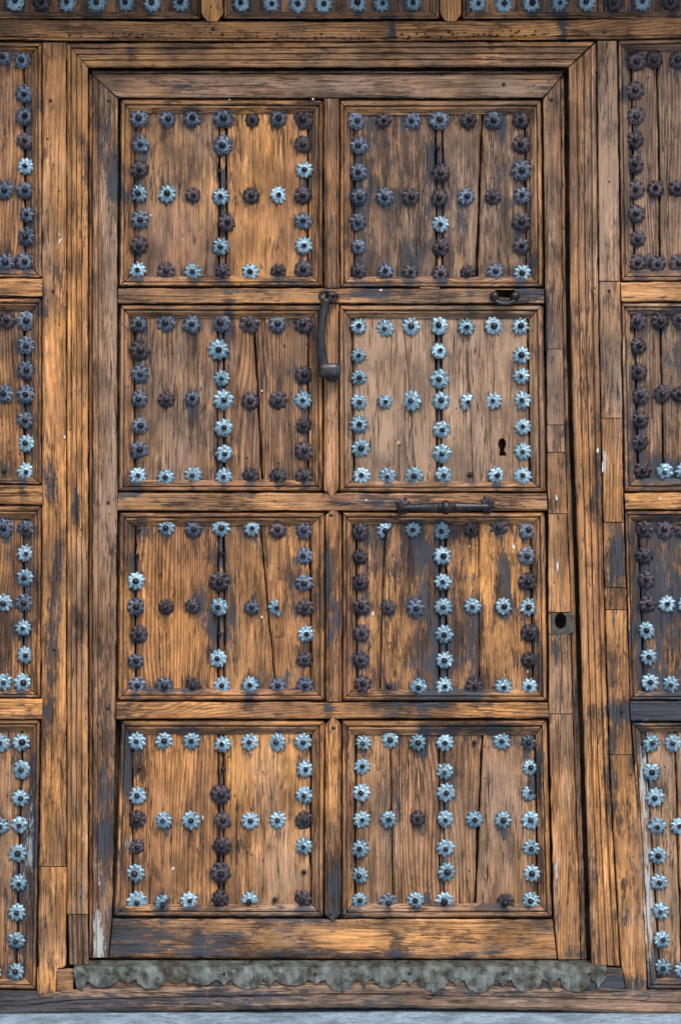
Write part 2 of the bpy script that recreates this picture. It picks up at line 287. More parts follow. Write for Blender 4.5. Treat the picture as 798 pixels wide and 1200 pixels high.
def strip(name, A, B, prof, parent, back=-60, wt=(.35, .08, .1), n=None, rough=1.2, wav=.8, cutters=None):
    """A piece of timber between edge line A and edge line B; prof = [(t across, relief mm)...]"""
    LA = sum((Vector(A[i+1][:2])-Vector(A[i][:2])).length for i in range(len(A)-1))
    n = n or max(3, int(LA/6))
    a, b = resample(A, n), resample(B, n)
    d0 = a[0]-a[-1]; horiz = abs(d0.x) > abs(d0.y)
    width = (a[n//2]-b[n//2]).length
    # densify flat spans so the wear map has room
    pr = [prof[0]]
    for p in prof[1:]:
        span = (p[0]-pr[-1][0])*width; m = max(1, int(span/6)); q = pr[-1]
        for i in range(1, m+1): pr.append((lerp(q[0], p[0], i/m), lerp(q[1], p[1], i/m)))
    sd = random.random()*50
    vs, cols = [], []
    M = len(pr)+2
    for i in range(n+1):
        for j in range(M):
            t, d = (pr[0][0], back) if j == 0 else (pr[-1][0], back) if j == M-1 else pr[j-1]
            p = a[i].lerp(b[i], t)
            s = Vector((p.x*.06+sd, p.y*.06, t*3))
            e = noise.noise(s*.9)*wav+noise.noise(s*3.1)*wav*.5
            edge = 1 if (j <= 1 or j >= M-2) else .45
            sc = Vector(((p.x if horiz else p.x*6)*.02, (p.y*6 if horiz else p.y)*.02, sd))
            dd = (noise.noise(sc)*1.1+noise.noise(sc*2.7)*.6)*rough if 0 < j < M-1 else 0
            px, py = (p.x, p.y+e*edge) if horiz else (p.x+e*edge, p.y)
            vs.append(at(px, py, d+dd)); cols.append(wearat(px, py, *wt[:3]))
    F = []
    for i in range(n):
        for j in range(M):
            k = (j+1) % M
            F.append((i*M+j, i*M+k, (i+1)*M+k, (i+1)*M+j))
    F.append(tuple(range(M))); F.append(tuple(reversed([n*M+j for j in range(M)])))
    c, vs = recentre(vs)
    me = bpy.data.meshes.new(name); me.from_pydata(vs, [], F); me.update()
    bm = bmesh.new(); bm.from_mesh(me); bmesh.ops.recalc_face_normals(bm, faces=bm.faces); bm.to_mesh(me); bm.free()
    ca = me.color_attributes.new('wear', 'FLOAT_COLOR', 'POINT')
    for i, q in enumerate(cols): ca.data[i].color = q
    o = link(name, me, parent, WH if horiz else WV); o.location = c
    o['seed'] = random.random()*20; o['figure'] = wt[3] if len(wt) > 3 else random.choice((.2,.35,.5,.7))
    if cutters:
        for cu in cutters:
            md = o.modifiers.new('cut', 'BOOLEAN'); md.object = cu; md.operation = 'DIFFERENCE'; md.solver = 'EXACT'
        bpy.context.view_layer.update()
        dg = bpy.context.evaluated_depsgraph_get()
        nm = bpy.data.meshes.new_from_object(o.evaluated_get(dg)); o.modifiers.clear(); o.data = nm
        wa = nm.color_attributes['wear']
        for vi, vv in enumerate(nm.vertices):
            p = vv.co+c; kk = (CAM_D+p.y)/CAM_D
            wa.data[vi].color = wearat(p.x/(S*kk)+399, 600-(p.z-ZC)/(S*kk), *wt[:3])
    return o

def poly_prism(name, pts, d0, d1, mat, parent=None, bev=.0):
    """outline in door coordinates with thickness d0..d1 (mm)"""
    bm = bmesh.new()
    ctr = Vector((sum(p[0] for p in pts)/len(pts), sum(p[1] for p in pts)/len(pts)))
    f = [bm.verts.new(at(p[0], p[1], d1-bev)) for p in pts]; g = [bm.verts.new(at(p[0], p[1], d0)) for p in pts]
    if bev:
        q = [bm.verts.new(at(ctr.x+(p[0]-ctr.x)*.93, ctr.y+(p[1]-ctr.y)*.93, d1)) for p in pts]; bm.faces.new(q)
        for i in range(len(pts)): k = (i+1) % len(pts); bm.faces.new((f[i], f[k], q[k], q[i]))
    else: bm.faces.new(f)
    bm.faces.new(g[::-1])
    for i in range(len(pts)): k = (i+1) % len(pts); bm.faces.new((g[i], g[k], f[k], f[i]))
    bmesh.ops.recalc_face_normals(bm, faces=bm.faces)
    c = sum((v.co for v in bm.verts), Vector())/len(bm.verts)
    for v in bm.verts: v.co -= c
    me = bpy.data.meshes.new(name); bm.to_mesh(me); bm.free()
    ca = me.color_attributes.new('wear', 'FLOAT_COLOR', 'POINT')
    for q in ca.data: q.color = (.1, .5, .1, 0)
    o = link(name, me, parent, mat); o.location = c; o['seed'] = random.random()*20
    return o
def ellipse(x, y, rx, ry, n=20, a0=0, a1=360): return [(x+rx*math.cos(R(a0+(a1-a0)*i/n)), y+ry*math.sin(R(a0+(a1-a0)*i/n))) for i in range(n+(0 if a1-a0 == 360 else 1))]

def thing(name, label, cat, loc):
    o = bpy.data.objects.new(name, None); C.objects.link(o); o['label'] = label; o['category'] = cat; o['kind'] = 'thing'; return o

# profiles: (t, relief above piece face base)
def P_flat(d, e=2.5): return [(0, d-e*1.4), (.04, d-e*.3), (.09, d), (.91, d), (.96, d-e*.3), (1, d-e*1.4)]
def P_mould(d): return [(0, d-16), (.07, d-12), (.10, d-4), (.15, d-2), (.30, d-2), (.36, d-4), (.385, d-12), (.43, d-12), (.47, d-6), (.56, d-6), (.72, d-10), (.88, d-14), (.95, d-15), (1, d-26)]
def P_arch(d): return [(0, d-8), (.02, d-2), (.06, d), (.16, d+1), (.19, d-5), (.22, d-5), (.25, d+2), (.42, d+4), (.45, d-2), (.48, d+4), (.66, d+7), (.70, d+2), (.73, d+8), (.90, d+10), (.97, d+8), (1, d+2)]
def P_plank(d): return [(0, d-5), (.02, d-1.5), (.05, d), (.95, d), (.98, d-1.5), (1, d-5)]

def cut(A, B, y0, y1):
    """the part of upright edge lines A, B between y0 and y1"""
    def x_at(L, y):
        for p, q in zip(L, L[1:]):
            if p[1] <= y <= q[1]: return lerp(p[0], q[0], (y-p[1])/((q[1]-p[1]) or 1))
        return L[0][0] if y < L[0][1] else L[-1][0]
    def part(L): return [(x_at(L, y0), y0)]+[p for p in L if y0 < p[1] < y1]+[(x_at(L, y1), y1)]
    return part(A), part(B)
def ln(*p): return list(p)

# ------------------------------------------------------------------ setting
bm = bmesh.new()
bmesh.ops.create_grid(bm, x_segments=60, y_segments=40, size=1)
for v in bm.verts:
    x, y = v.co.x, v.co.y
    v.co = Vector((math.copysign(abs(x)**2.2, x)*30, .25-((y+1)/2)**3*30, 0))
    s = Vector((v.co.x*3, v.co.y*9, 0)); v.co.z = noise.noise(s)*.004-.004
me = bpy.data.meshes.new('stone_step'); bm.to_mesh(me); bm.free()
g = link('stone_pavement', me, None, M_STONE); g['kind'] = 'structure'
g.data.update()

# added stone lintel, unseen above the gate, put in to shade its top
bm = bmesh.new(); bmesh.ops.create_cube(bm, size=1)
for v in bm.verts: v.co = Vector((v.co.x*3.4, v.co.y*.55-.13, v.co.z*.5))
bmesh.ops.bevel(bm, geom=bm.edges[:], offset=.02, segments=2)
me = bpy.data.meshes.new('added_shade_lintel'); bm.to_mesh(me); bm.free()
g = link('added_shade_lintel', me, None, M_STONE); g.location = (0, 0, 2.69+.25); g['kind'] = 'structure'

# ------------------------------------------------------------------ studs
def rosette_mesh(name, kind, var, mat, part=None):
    rnd = random.Random(var*17+len(kind)); Rr = .0224
    rings = [0, .3, .42, .55, .66, .75, .85, 1.0]
    bm = bmesh.new(); rows = []
    pet = 8 if kind != 'star' else 10
    n = pet*10; holes = [rnd.random() < (.9 if mat is not M_LIGHT else .25) for _ in range(pet)]
    jag = [rnd.uniform(.80, 1.12) if rnd.random() < .85 else rnd.uniform(.2, .6) for _ in range(pet)]
    bend = [rnd.uniform(-.8, 1) for _ in range(pet)]; tl = (rnd.random(), rnd.random()*6.28)
    a_off = .05
    for ri, rr in enumerate(rings):
        row = []
        for i in range(n if ri else 1):
            th = 2*math.pi*i/n; u = (th/(2*math.pi)*pet+a_off) % pet; pi_ = int(u) % pet; f = u-int(u)
            c = 1-abs(2*f-1)                                  # 0 between petals, 1 on a petal's axis
            if kind == 'star':
                out = .87+.17*(max(0, c-.25)/.75)**1.2*jag[pi_]-.09*math.exp(-(min(f, 1-f)/.07)**2)+.03*math.sin(th*31+var)
            else:
                out = .90+.10*math.sqrt(max(0, c))*jag[pi_]-.13*math.exp(-(min(f, 1-f)/.07)**2)
            w = max(0, (rr-.42)/.58)
            rad = Rr*rr*lerp(1, out, w)
            ridge = math.cos(2*math.pi*f)
            z = .0050*(1-rr**2)+.0022
            z += w*(-.0007*ridge)+w*w*bend[pi_]*.0042*c+w*tl[0]*math.cos(th+tl[1])*.0022+w*.0005*math.sin(th*17+var)
            if .35 < rr < .5: z -= .0016
            if part is not None and ri:
                a = (math.degrees(th)-part[0]) % 360
                if a < part[1]: rad = min(rad, Rr*(.30+.06*math.sin(th*9)))
            row.append(bm.verts.new((rad*math.cos(th), -z, rad*math.sin(th))))
        rows.append(row)
    for i in range(n): bm.faces.new((rows[0][0], rows[1][(i+1) % n], rows[1][i]))
    for r in range(1, len(rows)-1):
        for i in range(n):
            k = (i+1) % n
            if r in (4, 5) and i % 10 in (4, 5) and holes[i//10]: continue
            if r == 4 and i % 10 in (3, 6) and holes[i//10] and kind != 'star': continue
            bm.faces.new((rows[r][i], rows[r][k], rows[r+1][k], rows[r+1][i]))
    rim = [bm.verts.new((v.co.x*.98, v.co.y+.0022, v.co.z*.98)) for v in rows[-1]]
    for i in range(n): k = (i+1) % n; bm.faces.new((rows[-1][i], rows[-1][k], rim[k], rim[i]))
    bmesh.ops.recalc_face_normals(bm, faces=bm.faces)
    if sum(f.normal.y for f in bm.faces) > 0: bmesh.ops.reverse_faces(bm, faces=bm.faces)
    for f in bm.faces: f.smooth = True
    me = bpy.data.meshes.new(name); bm.to_mesh(me); bm.free(); me.materials.append(mat); return me
def nail_mesh(name, square, mat, r=.0066):
    bm = bmesh.new(); n = 8 if square else 16; rows = []
    for rr, z in ((1, 0), (1.02, .0035), (.92, .0065), (.62, .0085), (.25, .0096)):
        rows.append([bm.verts.new((r*rr*math.cos(t)*(1.0 if not square else 1/max(abs(math.cos(t)), abs(math.sin(t)))*.86), -z, r*rr*math.sin(t)*(1.0 if not square else 1/max(abs(math.cos(t)), abs(math.sin(t)))*.86))) for t in [2*math.pi*i/n for i in range(n)]])
    for a, b in zip(rows, rows[1:]):
        for i in range(n): k = (i+1) % n; bm.faces.new((a[i], a[k], b[k], b[i]))
    bm.faces.new(rows[-1]); bmesh.ops.recalc_face_normals(bm, faces=bm.faces)
    for f in bm.faces: f.smooth = not square
    me = bpy.data.meshes.new(name); bm.to_mesh(me); bm.free(); me.materials.append(mat); return me
RM = {'L': [rosette_mesh('star_rosette', 'star', v, M_LIGHT) for v in range(10)],
      'G': [rosette_mesh('round_rosette', 'lobe', v, M_LIGHT) for v in range(3)],
      'M': [rosette_mesh('round_rosette', 'lobe', v+5, M_MID) for v in range(7)],
      'D': [rosette_mesh('round_rosette', 'lobe', v+13, M_DARK) for v in range(7)],
      'B': [rosette_mesh('broken_rosette', 'star', v+20, M_LIGHT, (110+40*v, 130)) for v in range(3)]}
NM = {'d': nail_mesh('nail_head', False, M_NAIL, .0072), 's': nail_mesh('nail_head', True, M_NAIL, .006)}
def studs(parent, data, ox, oy, sc, depth):
    for it in data:
        x, y, k = ox+it[0]/sc, oy+it[1]/sc, it[2]
        p = at(x, y, depth); big = 1.13 if k[-1] == '+' else .86 if k[-1] == '-' else random.uniform(.94, 1.04); k = k[0]
        if k == 'N':
            o = link('nail_head', NM['s' if random.random() < .5 else 'd'], parent); o.location = p
            o.rotation_euler = (random.uniform(-.15, .15), random.uniform(0, 1.5), 0); o.scale = (.85,)*3; continue
        r = link('rosette', random.choice(RM[k]), parent); r.location = p
        r.rotation_euler = (random.uniform(-.16, .16), random.uniform(0, 6.28), random.uniform(-.16, .16))
        if k == 'B': r.rotation_euler[1] = random.uniform(0, 6.28)
        r.scale = (big*random.uniform(.95,1.05), random.uniform(.8, 1.4), big*random.uniform(.95,1.05))
        if k == 'B': r['label'] = 'broken pale rosette with petals missing'
        nl = link('nail_head', NM['s' if k in 'LGB' and random.random() < .55 else 'd'], r)
        nl.location = (random.uniform(-.0012, .0012), -.0066, random.uniform(-.0012, .0012)); nl.rotation_euler = (0, random.uniform(0, 1.5), 0)
        s_ = random.uniform(.85, 1.1); nl.scale = (s_, random.uniform(.8, 1.25), s_)

# ------------------------------------------------------------------ wicket door
wicket = thing('wicket_door', 'studded brown wooden wicket door of eight panels with iron knocker and pull handle', 'door', None)
gate = thing('gate', 'large weathered panelled wooden gate surrounding the smaller wicket door', 'gate', None)
DW, DP = -10, -28                 # face of the wicket's frame, face of its boards

def panel(parent, O, Fd, d, dp, breaks, wt=(.35, .08, .1), wts=None, cutters=None, sides='TRBL', gapL=5, gapR=6):
    """O and Fd: corners TL, TR, BR, BL of the moulding's outer and inner outline.
       breaks: list of (x at top, x at bottom) where one board ends and the next begins"""
    mk = {'T': (0, 1), 'R': (1, 2), 'B': (3, 2), 'L': (0, 3)}
    for s in sides:
        i, j = mk[s]
        g0 = .6
        A = [O[i], O[j]]; B = [Fd[i], Fd[j]]
        if s in 'TB': A = [(A[0][0]+g0, A[0][1]), (A[1][0]-g0, A[1][1])]; B = [(B[0][0]+g0, B[0][1]), (B[1][0]-g0, B[1][1])]
        else: A = [(A[0][0], A[0][1]+g0), (A[1][0], A[1][1]-g0)]; B = [(B[0][0], B[0][1]+g0), (B[1][0], B[1][1]-g0)]
        strip('moulding', A, B, P_mould(d), parent, wt=(wt[0], wt[1]+.05, wt[2]))
    yt, yb = min(Fd[0][1], Fd[1][1])-1.5, max(Fd[2][1], Fd[3][1])+1.5
    ws = wts or []
    for q in range(len(breaks)-1):
        a, b = breaks[q], breaks[q+1]
        ga, gb = (a[2] if len(a) > 2 else .55), (b[2] if len(b) > 2 else .55)
        narrow = (b[0]-a[0]) < 14
        def line(u, off):
            L = [(lerp(u[0], u[1], t)+(noise.noise(Vector((u[0], t*3, 1)))*1.1 if 0 < q else 0)+off, lerp(yt, yb, t)) for t in (0, .15, .3, .45, .6, .75, .9, 1)]
            return L
        w_ = ws[q] if q < len(ws) and ws[q] else wt
        if narrow: w_ = (w_[0]*.7, w_[1]+.15, w_[2], .1)
        strip('plank', line(a, ga), line(b, -gb), P_plank(dp-(3 if narrow else 0)+random.uniform(-.8, .8)), parent, wt=w_, wav=.9, cutters=cutters if not narrow else None)

# cutters for the real holes
keyc = poly_prism('cutter', [(584.5,534),(585.5,527),(583.6,522),(583.6,517.5),(585.5,514.2),(588,513.3),(590.5,514.2),(592.4,517.5),(592.4,522),(590.5,527),(593.5,534)], -70, 30, None)
latc = poly_prism('cutter', ellipse(656.5, 727.5, 7, 9.5, 16), -75, 40, None)
escc = poly_prism('cutter', [(580,339.5),(603,339.5),(604,344),(599,349),(586,349),(580.5,345)], -75, 40, None)

P1 = ([(142,116),(379,117),(378,336),(140,336)], [(154,133),(365,134),(366,323),(153,323)])
P2 = ([(398,117),(634,117),(636,337),(398,337)], [(410,136),(620,134),(622,324),(411,324)])
P3 = ([(141,357),(379,357),(378,576),(139,576)], [(154,373),(364,374),(366,562),(154,562)])
P4 = ([(397,357),(636,357),(640,577),(397,577)], [(411,374),(619,374),(621,563),(413,563)])
P5 = ([(140,600),(381,600),(381,821),(138,821)], [(155,616),(364,616),(367,806),(152,806)])
P6 = ([(401,600),(638,600),(641,822),(401,822)], [(413,615),(623,615),(627,807),(414,807)])
P7 = ([(143,844),(381,844),(379,1075),(133,1074)], [(153,861),(365,861),(365,1059),(151,1059)])
P8 = ([(400,844),(640,843),(646,1075),(400,1077)], [(416,862),(627,862),(631,1058),(414,1058)])
panel(wicket, *P1, DW, DP, [(152,151),(158,158),(257.5,257.5,1.0),(265,266,1.0),(361,361,.9),(368,369)], wts=[None,(.16,.05,.12,.15),None,(.55,.0,.1,.3)])
panel(wicket, *P2, DW, DP, [(408,409),(414.5,415),(511,511,1.),(518.5,518),(565,558,1.3),(615,616,.7),(624,625)], wts=[None,(.12,.18,.25,.2),None,(.14,.16,.2),(.16,.2,.2)])
panel(wicket, *P3, DW, DP, [(152,152),(158,158,.8),(255.5,255,.8),(262,263,.8),(297.5,308,1.0),(361,362,.8),(367,369)], wts=[None,(.12,.06,.2,.15),None,(.22,.06,.2,.9),(.26,.06,.25,.9)])
panel(wicket, *P4, DW, DP, [(409,411),(413,414.5,.8),(472,488,.0),(511,512,.9),(516.5,517.5,.9),(545,554,.05),(618.5,620,.8),(622,624)], wt=(.3,.0,.2), wts=[None,(.36,-.3,.55,.05),(.36,-.3,.5,.15),None,(.36,-.3,.55,.05),(.36,-.3,.55,.05)], cutters=[keyc])
panel(wicket, *P5, DW, DP, [(153,150),(159,159,.9),(256.5,256,.9),(262.5,263,.9),(305,323,.7),(364,364,.8),(369,371)], wts=[None,(.5,.05,.1,1.),None,(.4,.12,.1,.4),(.42,.1,.1,.4)])
panel(wicket, *P6, DW, DP, [(411,412),(417,418,.8),(451,445,.5),(515,515.5,.9),(522,523,.9),(561,561,.3),(621,624,.9),(626,630)], wts=[None,(.3,.2,.1),(.38,.22,.1),None,(.42,.2,.1),(.5,.18,.05)])
panel(wicket, *P7, DW, DP, [(151,149),(155.5,156,.9),(256.5,257,1.),(262,262.5,1.),(364,364,.8),(368,368)], wts=[None,(.45,.04,.1),None,(.6,-.02,.1)])
panel(wicket, *P8, DW, DP, [(414,412),(417,416,.8),(457,460,.45),(514.5,515,.6),(520,520,.3),(565,556,1.2),(626,630,.8),(629,634)], wts=[None,(.33,.0,.3,.4),(.42,.0,.2,.95),None,(.4,.0,.2),(.45,.0,.25)])

strip('rail', [(109,87),(659,87)], [(139,114.6),(635,115)], P_flat(DW), wicket, wt=(.32,.06,.35))
strip('rail', [(139,338),(637,338.5)], [(139,355.5),(637,355.5)], P_flat(DW, 3), wicket, wt=(.35,.08,.2), cutters=[escc])
strip('rail', [(139,577.5),(640,578.5)], [(138,598.5),(641,598.5)], P_flat(DW, 3), wicket, wt=(.38,.1,.2))
strip('rail', [(137,822.5),(641,823.5)], [(137,842.5),(643,841.5)], P_flat(DW, 3), wicket, wt=(.45,.12,.1))
strip('rail', [(133,1076.5),(647,1077.5)], [(129,1122),(652,1124)], P_flat(DW, 3), wicket, wt=(.35,.14,.15))
LA = [(109,88),(109,600),(109,900),(109,1122)]; LB = [(138.6,116.5),(137.5,340),(137.5,600),(135.5,850),(131.5,1076),(127.5,1122)]
strip('stile', LA, LB, [(0,DW-3),(.03,DW-.5),(.2,DW),(.23,DW-4),(.26,DW),(.9,DW),(.97,DW-1),(1,DW-4)], wicket, wt=(.25,.15,.3))
RA = [(636,116.5),(638.8,340),(642,600),(643,842),(649,1076),(653.5,1124)]; RB = [(656,92),(658,340),(661,500),(664,600),(668,720),(671,850),(680,1124)]
segs = [(None,408.5,(.25,.15,.3)),(409.5,497.5,(.28,.05,.45)),(498.5,529.5,(.25,.08,.4)),(530.5,601.5,(.55,.02,.15)),(602.5,717,(.5,.1,.2)),(717.8,743,(.3,.2,.4)),(743.8,836,(.45,.12,.2)),(837,1124,(.42,.1,.2))]
for i, (a, b, wt_) in enumerate(segs):
    if i == 0:
        A, B = cut(RA, RB, 116.5, b); B = [(656,92)]+[p for p in B if p[1] > 117]
    else: A, B = cut(RA, RB, a, b)
    dd = [0, .6, -.4, 1.0, 0, -5, .2, 0][i]
    strip('stile' if i in (0, 4, 6, 7) else 'patch', A, B, P_flat(DW+dd, 1.6), wicket, wt=wt_, cutters=[latc] if i == 5 else None)
EB = [(660.5,88),(662.5,340),(666,500),(670,600),(674,720),(678,850),(687,1124)]
strip('edge_bead', [(p[0]+.7, p[1]) for p in RB], EB, [(0,DW-9),(.1,DW-6),(.5,DW-4),(.9,DW-6),(1,DW-11)], wicket, wt=(.2,.25,.35))
strip('edge_bead', [(104.6,86),(104.8,600),(105,1122)], [(108.2,88),(108.2,600),(108.2,1122)], [(0,DW-10),(.2,DW-5),(.5,DW-3),(.9,DW-6),(1,DW-9)], wicket, wt=(.3,.1,.25))
strip('edge_bead', [(107,83.2),(660,83.4)], [(109,86.2),(660,86.2)], [(0,DW-6),(.2,DW-2),(.8,DW-3),(1,DW-8)], wicket, wt=(.15,.2,.6))
# middle uprights
def PC(d): return [(0,d-5),(.05,d-1),(.12,d),(.15,d-3),(.18,d-3),(.21,d+.5),(.79,d+.5),(.82,d-3),(.85,d-3),(.88,d),(.95,d-1),(1,d-5)]
strip('mullion', [(379.5,115.6),(380,330),(380,337)], [(397.3,115.6),(397.5,330),(397.5,337)], PC(DW+.8), wicket, wt=(.3,.15,.2))
strip('mullion', [(380,356.5),(379.5,574),(388,583)], [(396.3,356.5),(396.5,574),(389,583)], PC(DW+1.8), wicket, wt=(.45,.05,.2))
strip('mullion', [(390,595.5),(381.5,604),(381.8,817),(382,822)], [(391.5,595.5),(400.3,604),(400.5,817),(400.5,822)], PC(DW+1.8), wicket, wt=(.42,.15,.1))
strip('mullion', [(389.5,839),(381.5,849),(380.5,1070),(388,1080)], [(391,839),(399.5,849),(399.3,1070),(391,1080)], PC(DW+1.8), wicket, wt=(.4,.15,.1))
# inset repair slips
strip('patch', [(315.5,680),(320,746)], [(330.5,680),(335,746)], P_flat(DP+1.6, 1), wicket, back=-40, wt=(.5,.02,.1))
strip('patch', [(492,336),(515,336)], [(492,339),(515,339)], P_flat(DW+.9, 1), wicket, back=-30, wt=(.45,.1,.1))

for ox, oy, s in SD: studs(wicket, T(s), ox, oy, 3.192, DP+1)

# --- ironwork of the wicket
def lathe(name, prof, mat, parent, loc, n=28, axis='X'):
    bm = bmesh.new(); rows = []
    for l, r in prof:
        row = []
        for i in range(n):
            t = 2*math.pi*i/n; a, b = r*math.cos(t), r*math.sin(t)
            row.append(bm.verts.new((l, a, b) if axis == 'X' else (a, -l, b)))
        rows.append(row)
    for a, b in zip(rows, rows[1:]):
        for i in range(n): k = (i+1) % n; bm.faces.new((a[i], a[k], b[k], b[i]))
    bm.faces.new(rows[0]); bm.faces.new(rows[-1]); bmesh.ops.recalc_face_normals(bm, faces=bm.faces)
    for f in bm.faces: f.smooth = True
    me = bpy.data.meshes.new(name); bm.to_mesh(me); bm.free()
    o = link(name, me, parent, mat); o.location = loc; return o
def tube(name, pts, rad, mat, parent, n=14, sq=0.0):
    """swept bar through world points; sq>0 squares the section"""
    bm = bmesh.new(); rows = []
    for i, p in enumerate(pts):
        d = (pts[min(i+1, len(pts)-1)]-pts[max(i-1, 0)]).normalized()
        up = Vector((0, -1, 0)) if abs(d.y) < .9 else Vector((0, 0, 1))
        u = d.cross(up).normalized(); v = u.cross(d)
        r = rad[i] if isinstance(rad, (list, tuple)) else rad
        row = []
        for j in range(n):
            t = 2*math.pi*(j+.5)/n; c, s = math.cos(t), math.sin(t)
            q = lerp(1, 1/max(abs(c), abs(s))*.88, sq); row.append(bm.verts.new(p+(u*c+v*s)*r*q))
        rows.append(row)
    for a, b in zip(rows, rows[1:]):
        for i in range(n): k = (i+1) % n; bm.faces.new((a[i], a[k], b[k], b[i]))
    bm.faces.new(rows[0]); bm.faces.new(rows[-1]); bmesh.ops.recalc_face_normals(bm, faces=bm.faces)
    c = sum((x.co for x in bm.verts), Vector())/len(bm.verts)
    for x in bm.verts: x.co -= c
    for f in bm.faces: f.smooth = True
    me = bpy.data.meshes.new(name); bm.to_mesh(me); bm.free()
    o = link(name, me, parent, mat); o.location = c; return o
def smooth_path(P, m=6):
    out = []
    for i in range(len(P)-1):
        p0, p1, p2, p3 = P[max(i-1, 0)], P[i], P[i+1], P[min(i+2, len(P)-1)]
        for k in range(m):
            t = k/m
            out.append(.5*((2*p1)+(p2-p0)*t+(2*p0-5*p1+4*p2-p3)*t*t+(3*p1-p0-3*p2+p3)*t**3))
    out.append(P[-1]); return out

# pull handle: bar turned with a middle bead, two rosette plates
bar = [(-.100,.0062),(-.097,.0072),(-.085,.0066),(-.07,.0074),(-.045,.0092),(-.024,.0106),(-.0215,.0112),(-.020,.0092),(-.0175,.0092),(-.016,.0115),(-.0135,.0118),(-.012,.0095),(-.0095,.0098),
       (-.006,.0132),(0,.0148),(.006,.0132),(.0095,.0098),(.012,.0095),(.0135,.0118),(.016,.0115),(.0175,.0092),(.020,.0092),(.0215,.0112),(.024,.0106),(.045,.0092),(.07,.0074),(.085,.0066),(.097,.0072),(.100,.0062)]
pull = lathe('pull_handle', bar, M_PULL, wicket, at(522,594.5,22)); pull.rotation_euler = (0, R(-.8), 0); pull.scale = (1, 1.18, 1.18)
for sx, px in ((-1, 470), (1, 573)):
    tube('handle_post', smooth_path([at(px,592,DW), at(px,592.5,4), at(px+sx*-1,594,18), at(px-sx*5,594.5,22)]), [.0085]*6+[.0075]*6+[.0068]*7, M_PULL, pull).location -= pull.location
    b_ = link('handle_plate', rosette_mesh('handle_plate', 'lobe', 40+px, M_DARK), pull); b_.location = at(px-sx*2,592,DW+1)-pull.location; b_.scale = (.82,1.2,.82)
for c_ in pull.children: c_.rotation_euler = (0, 0, 0) if c_.name.startswith('handle_post') else c_.rotation_euler

# knocker: pivot eye, long arm, foot
KD = 22
arm = smooth_path([at(382.5,351,KD), at(379,366,KD+2), at(376.2,390,KD+3), at(376.5,412,KD), at(379.5,434,KD-3)], 5)
knock = tube('door_knocker', arm, [.0094+.0045*abs(i/20-.45) + .0028*(i/20) for i in range(len(arm))], M_PULL, wicket, 16, .75)
ft = tube('knocker_foot', [at(374,434.5,KD-2), at(377,434.5,KD-2), at(392,434,KD-3), at(396.5,434,KD-4), at(398,434,KD-5)], [.0165,.0185,.0185,.0165,.012], M_PULL, knock, 16, .8); ft.location -= knock.location
hd = tube('knocker_head', [at(390,436,KD-4), at(390,438,6), at(389,439,-6)], [.016,.0185,.0175], M_PULL, knock, 18); hd.location -= knock.location
ey = [at(382.5+7.6*math.cos(R(a)), 347.5+6.6*math.sin(R(a)), KD-2) for a in range(0, 361, 20)]
e_ = tube('knocker_eye', ey, .0048, M_PULL, knock, 10, .5); e_.location -= knock.location
sp_ = tube('pivot_staple', smooth_path([at(384,345.5,DW), at(384,345,KD), at(392,345.5,KD+2), at(395,347,10), at(395,347,DW)], 5), .0052, M_PULL, wicket, 10, .4)
lathe('knocker_strike', [(0,.012),(.006,.013),(.012,.011),(.014,.006)], M_PULL, wicket, at(389,441,DW), axis='Y')

# slotted escutcheon with two round heads
def lip():
    P = [at(579,346,DW+3)]+[at(591.5-13.5*math.cos(R(a)), 347+9*math.sin(R(a)), DW+3+5*math.sin(R(a))) for a in range(10, 171, 16)]+[at(604,346,DW+3)]
    return tube('escutcheon', P, .0042, M_PULL, wicket, 10, .3)
lp = lip()
for x in (579, 603):
    o = link('screw_head', NM['d'], wicket); o.location = at(x,347.5,DW+1); o.scale = (1.5,1.3,1.5)
poly_prism('escutcheon_plate', [(579,350),(604,350),(600,355),(591.5,357),(583,355)], DW-3, DW+1.5, M_PULL, wicket, 1)
# latch plate with a hole in it
pl = poly_prism('latch_plate', [(645,718.5),(670,718.5),(672,726),(672.5,741),(664,744.5),(645,743.5)], -20, DW-2.5, M_SILVER, wicket, 1)
pl.data.materials[0] = metal('dull_zinc', (.035,.035,.032), (.14,.14,.125), .8, (.4,.7), .3, 40); pl.data.update()
md = pl.modifiers.new('c', 'BOOLEAN'); md.object = latc; md.solver = 'EXACT'
bpy.context.view_layer.update(); nm_ = bpy.data.meshes.new_from_object(pl.evaluated_get(bpy.context.evaluated_depsgraph_get())); pl.modifiers.clear(); pl.data = nm_
for cu in (keyc, latc, escc): bpy.data.objects.remove(cu)

# ------------------------------------------------------------------ gate
strip('architrave', [(79,50),(79,600),(79,900),(79,1071)], [(103.6,80),(103.6,600),(103.4,900),(103.6,1071)], P_arch(2), gate, wt=(.5,.06,.1))
strip('architrave', [(80,1072),(82,1130)], [(103.6,1072),(104.2,1130)], P_arch(2), gate, wt=(.35,.12,.3))
strip('architrave', [(80,51),(390,50),(696,49)], [(105,79.5),(390,79),(665,78.5)], P_arch(2), gate, wt=(.32,.12,.1))
GA = [(698,50),(700,330),(703,500),(707,700),(713,900),(726,1132)]; GB = [(665.5,80),(667.5,340),(671,500),(675,600),(679,720),(683,850),(692.5,1130)]
strip('architrave', GB, GA, list((1-t, d) for t, d in reversed(P_arch(0))), gate, wt=(.42,.1,.2))
SLA = [(50.5,50),(50,600),(49,850),(47,1000),(44,1165)]; SLB = [(78,50),(78,600),(78,1000),(78,1072),(78,1165)]
A, B = cut(SLA, SLB, 50, 1015); strip('stile', A, B, P_flat(0, 2), gate, wt=(.5,.1,.05))
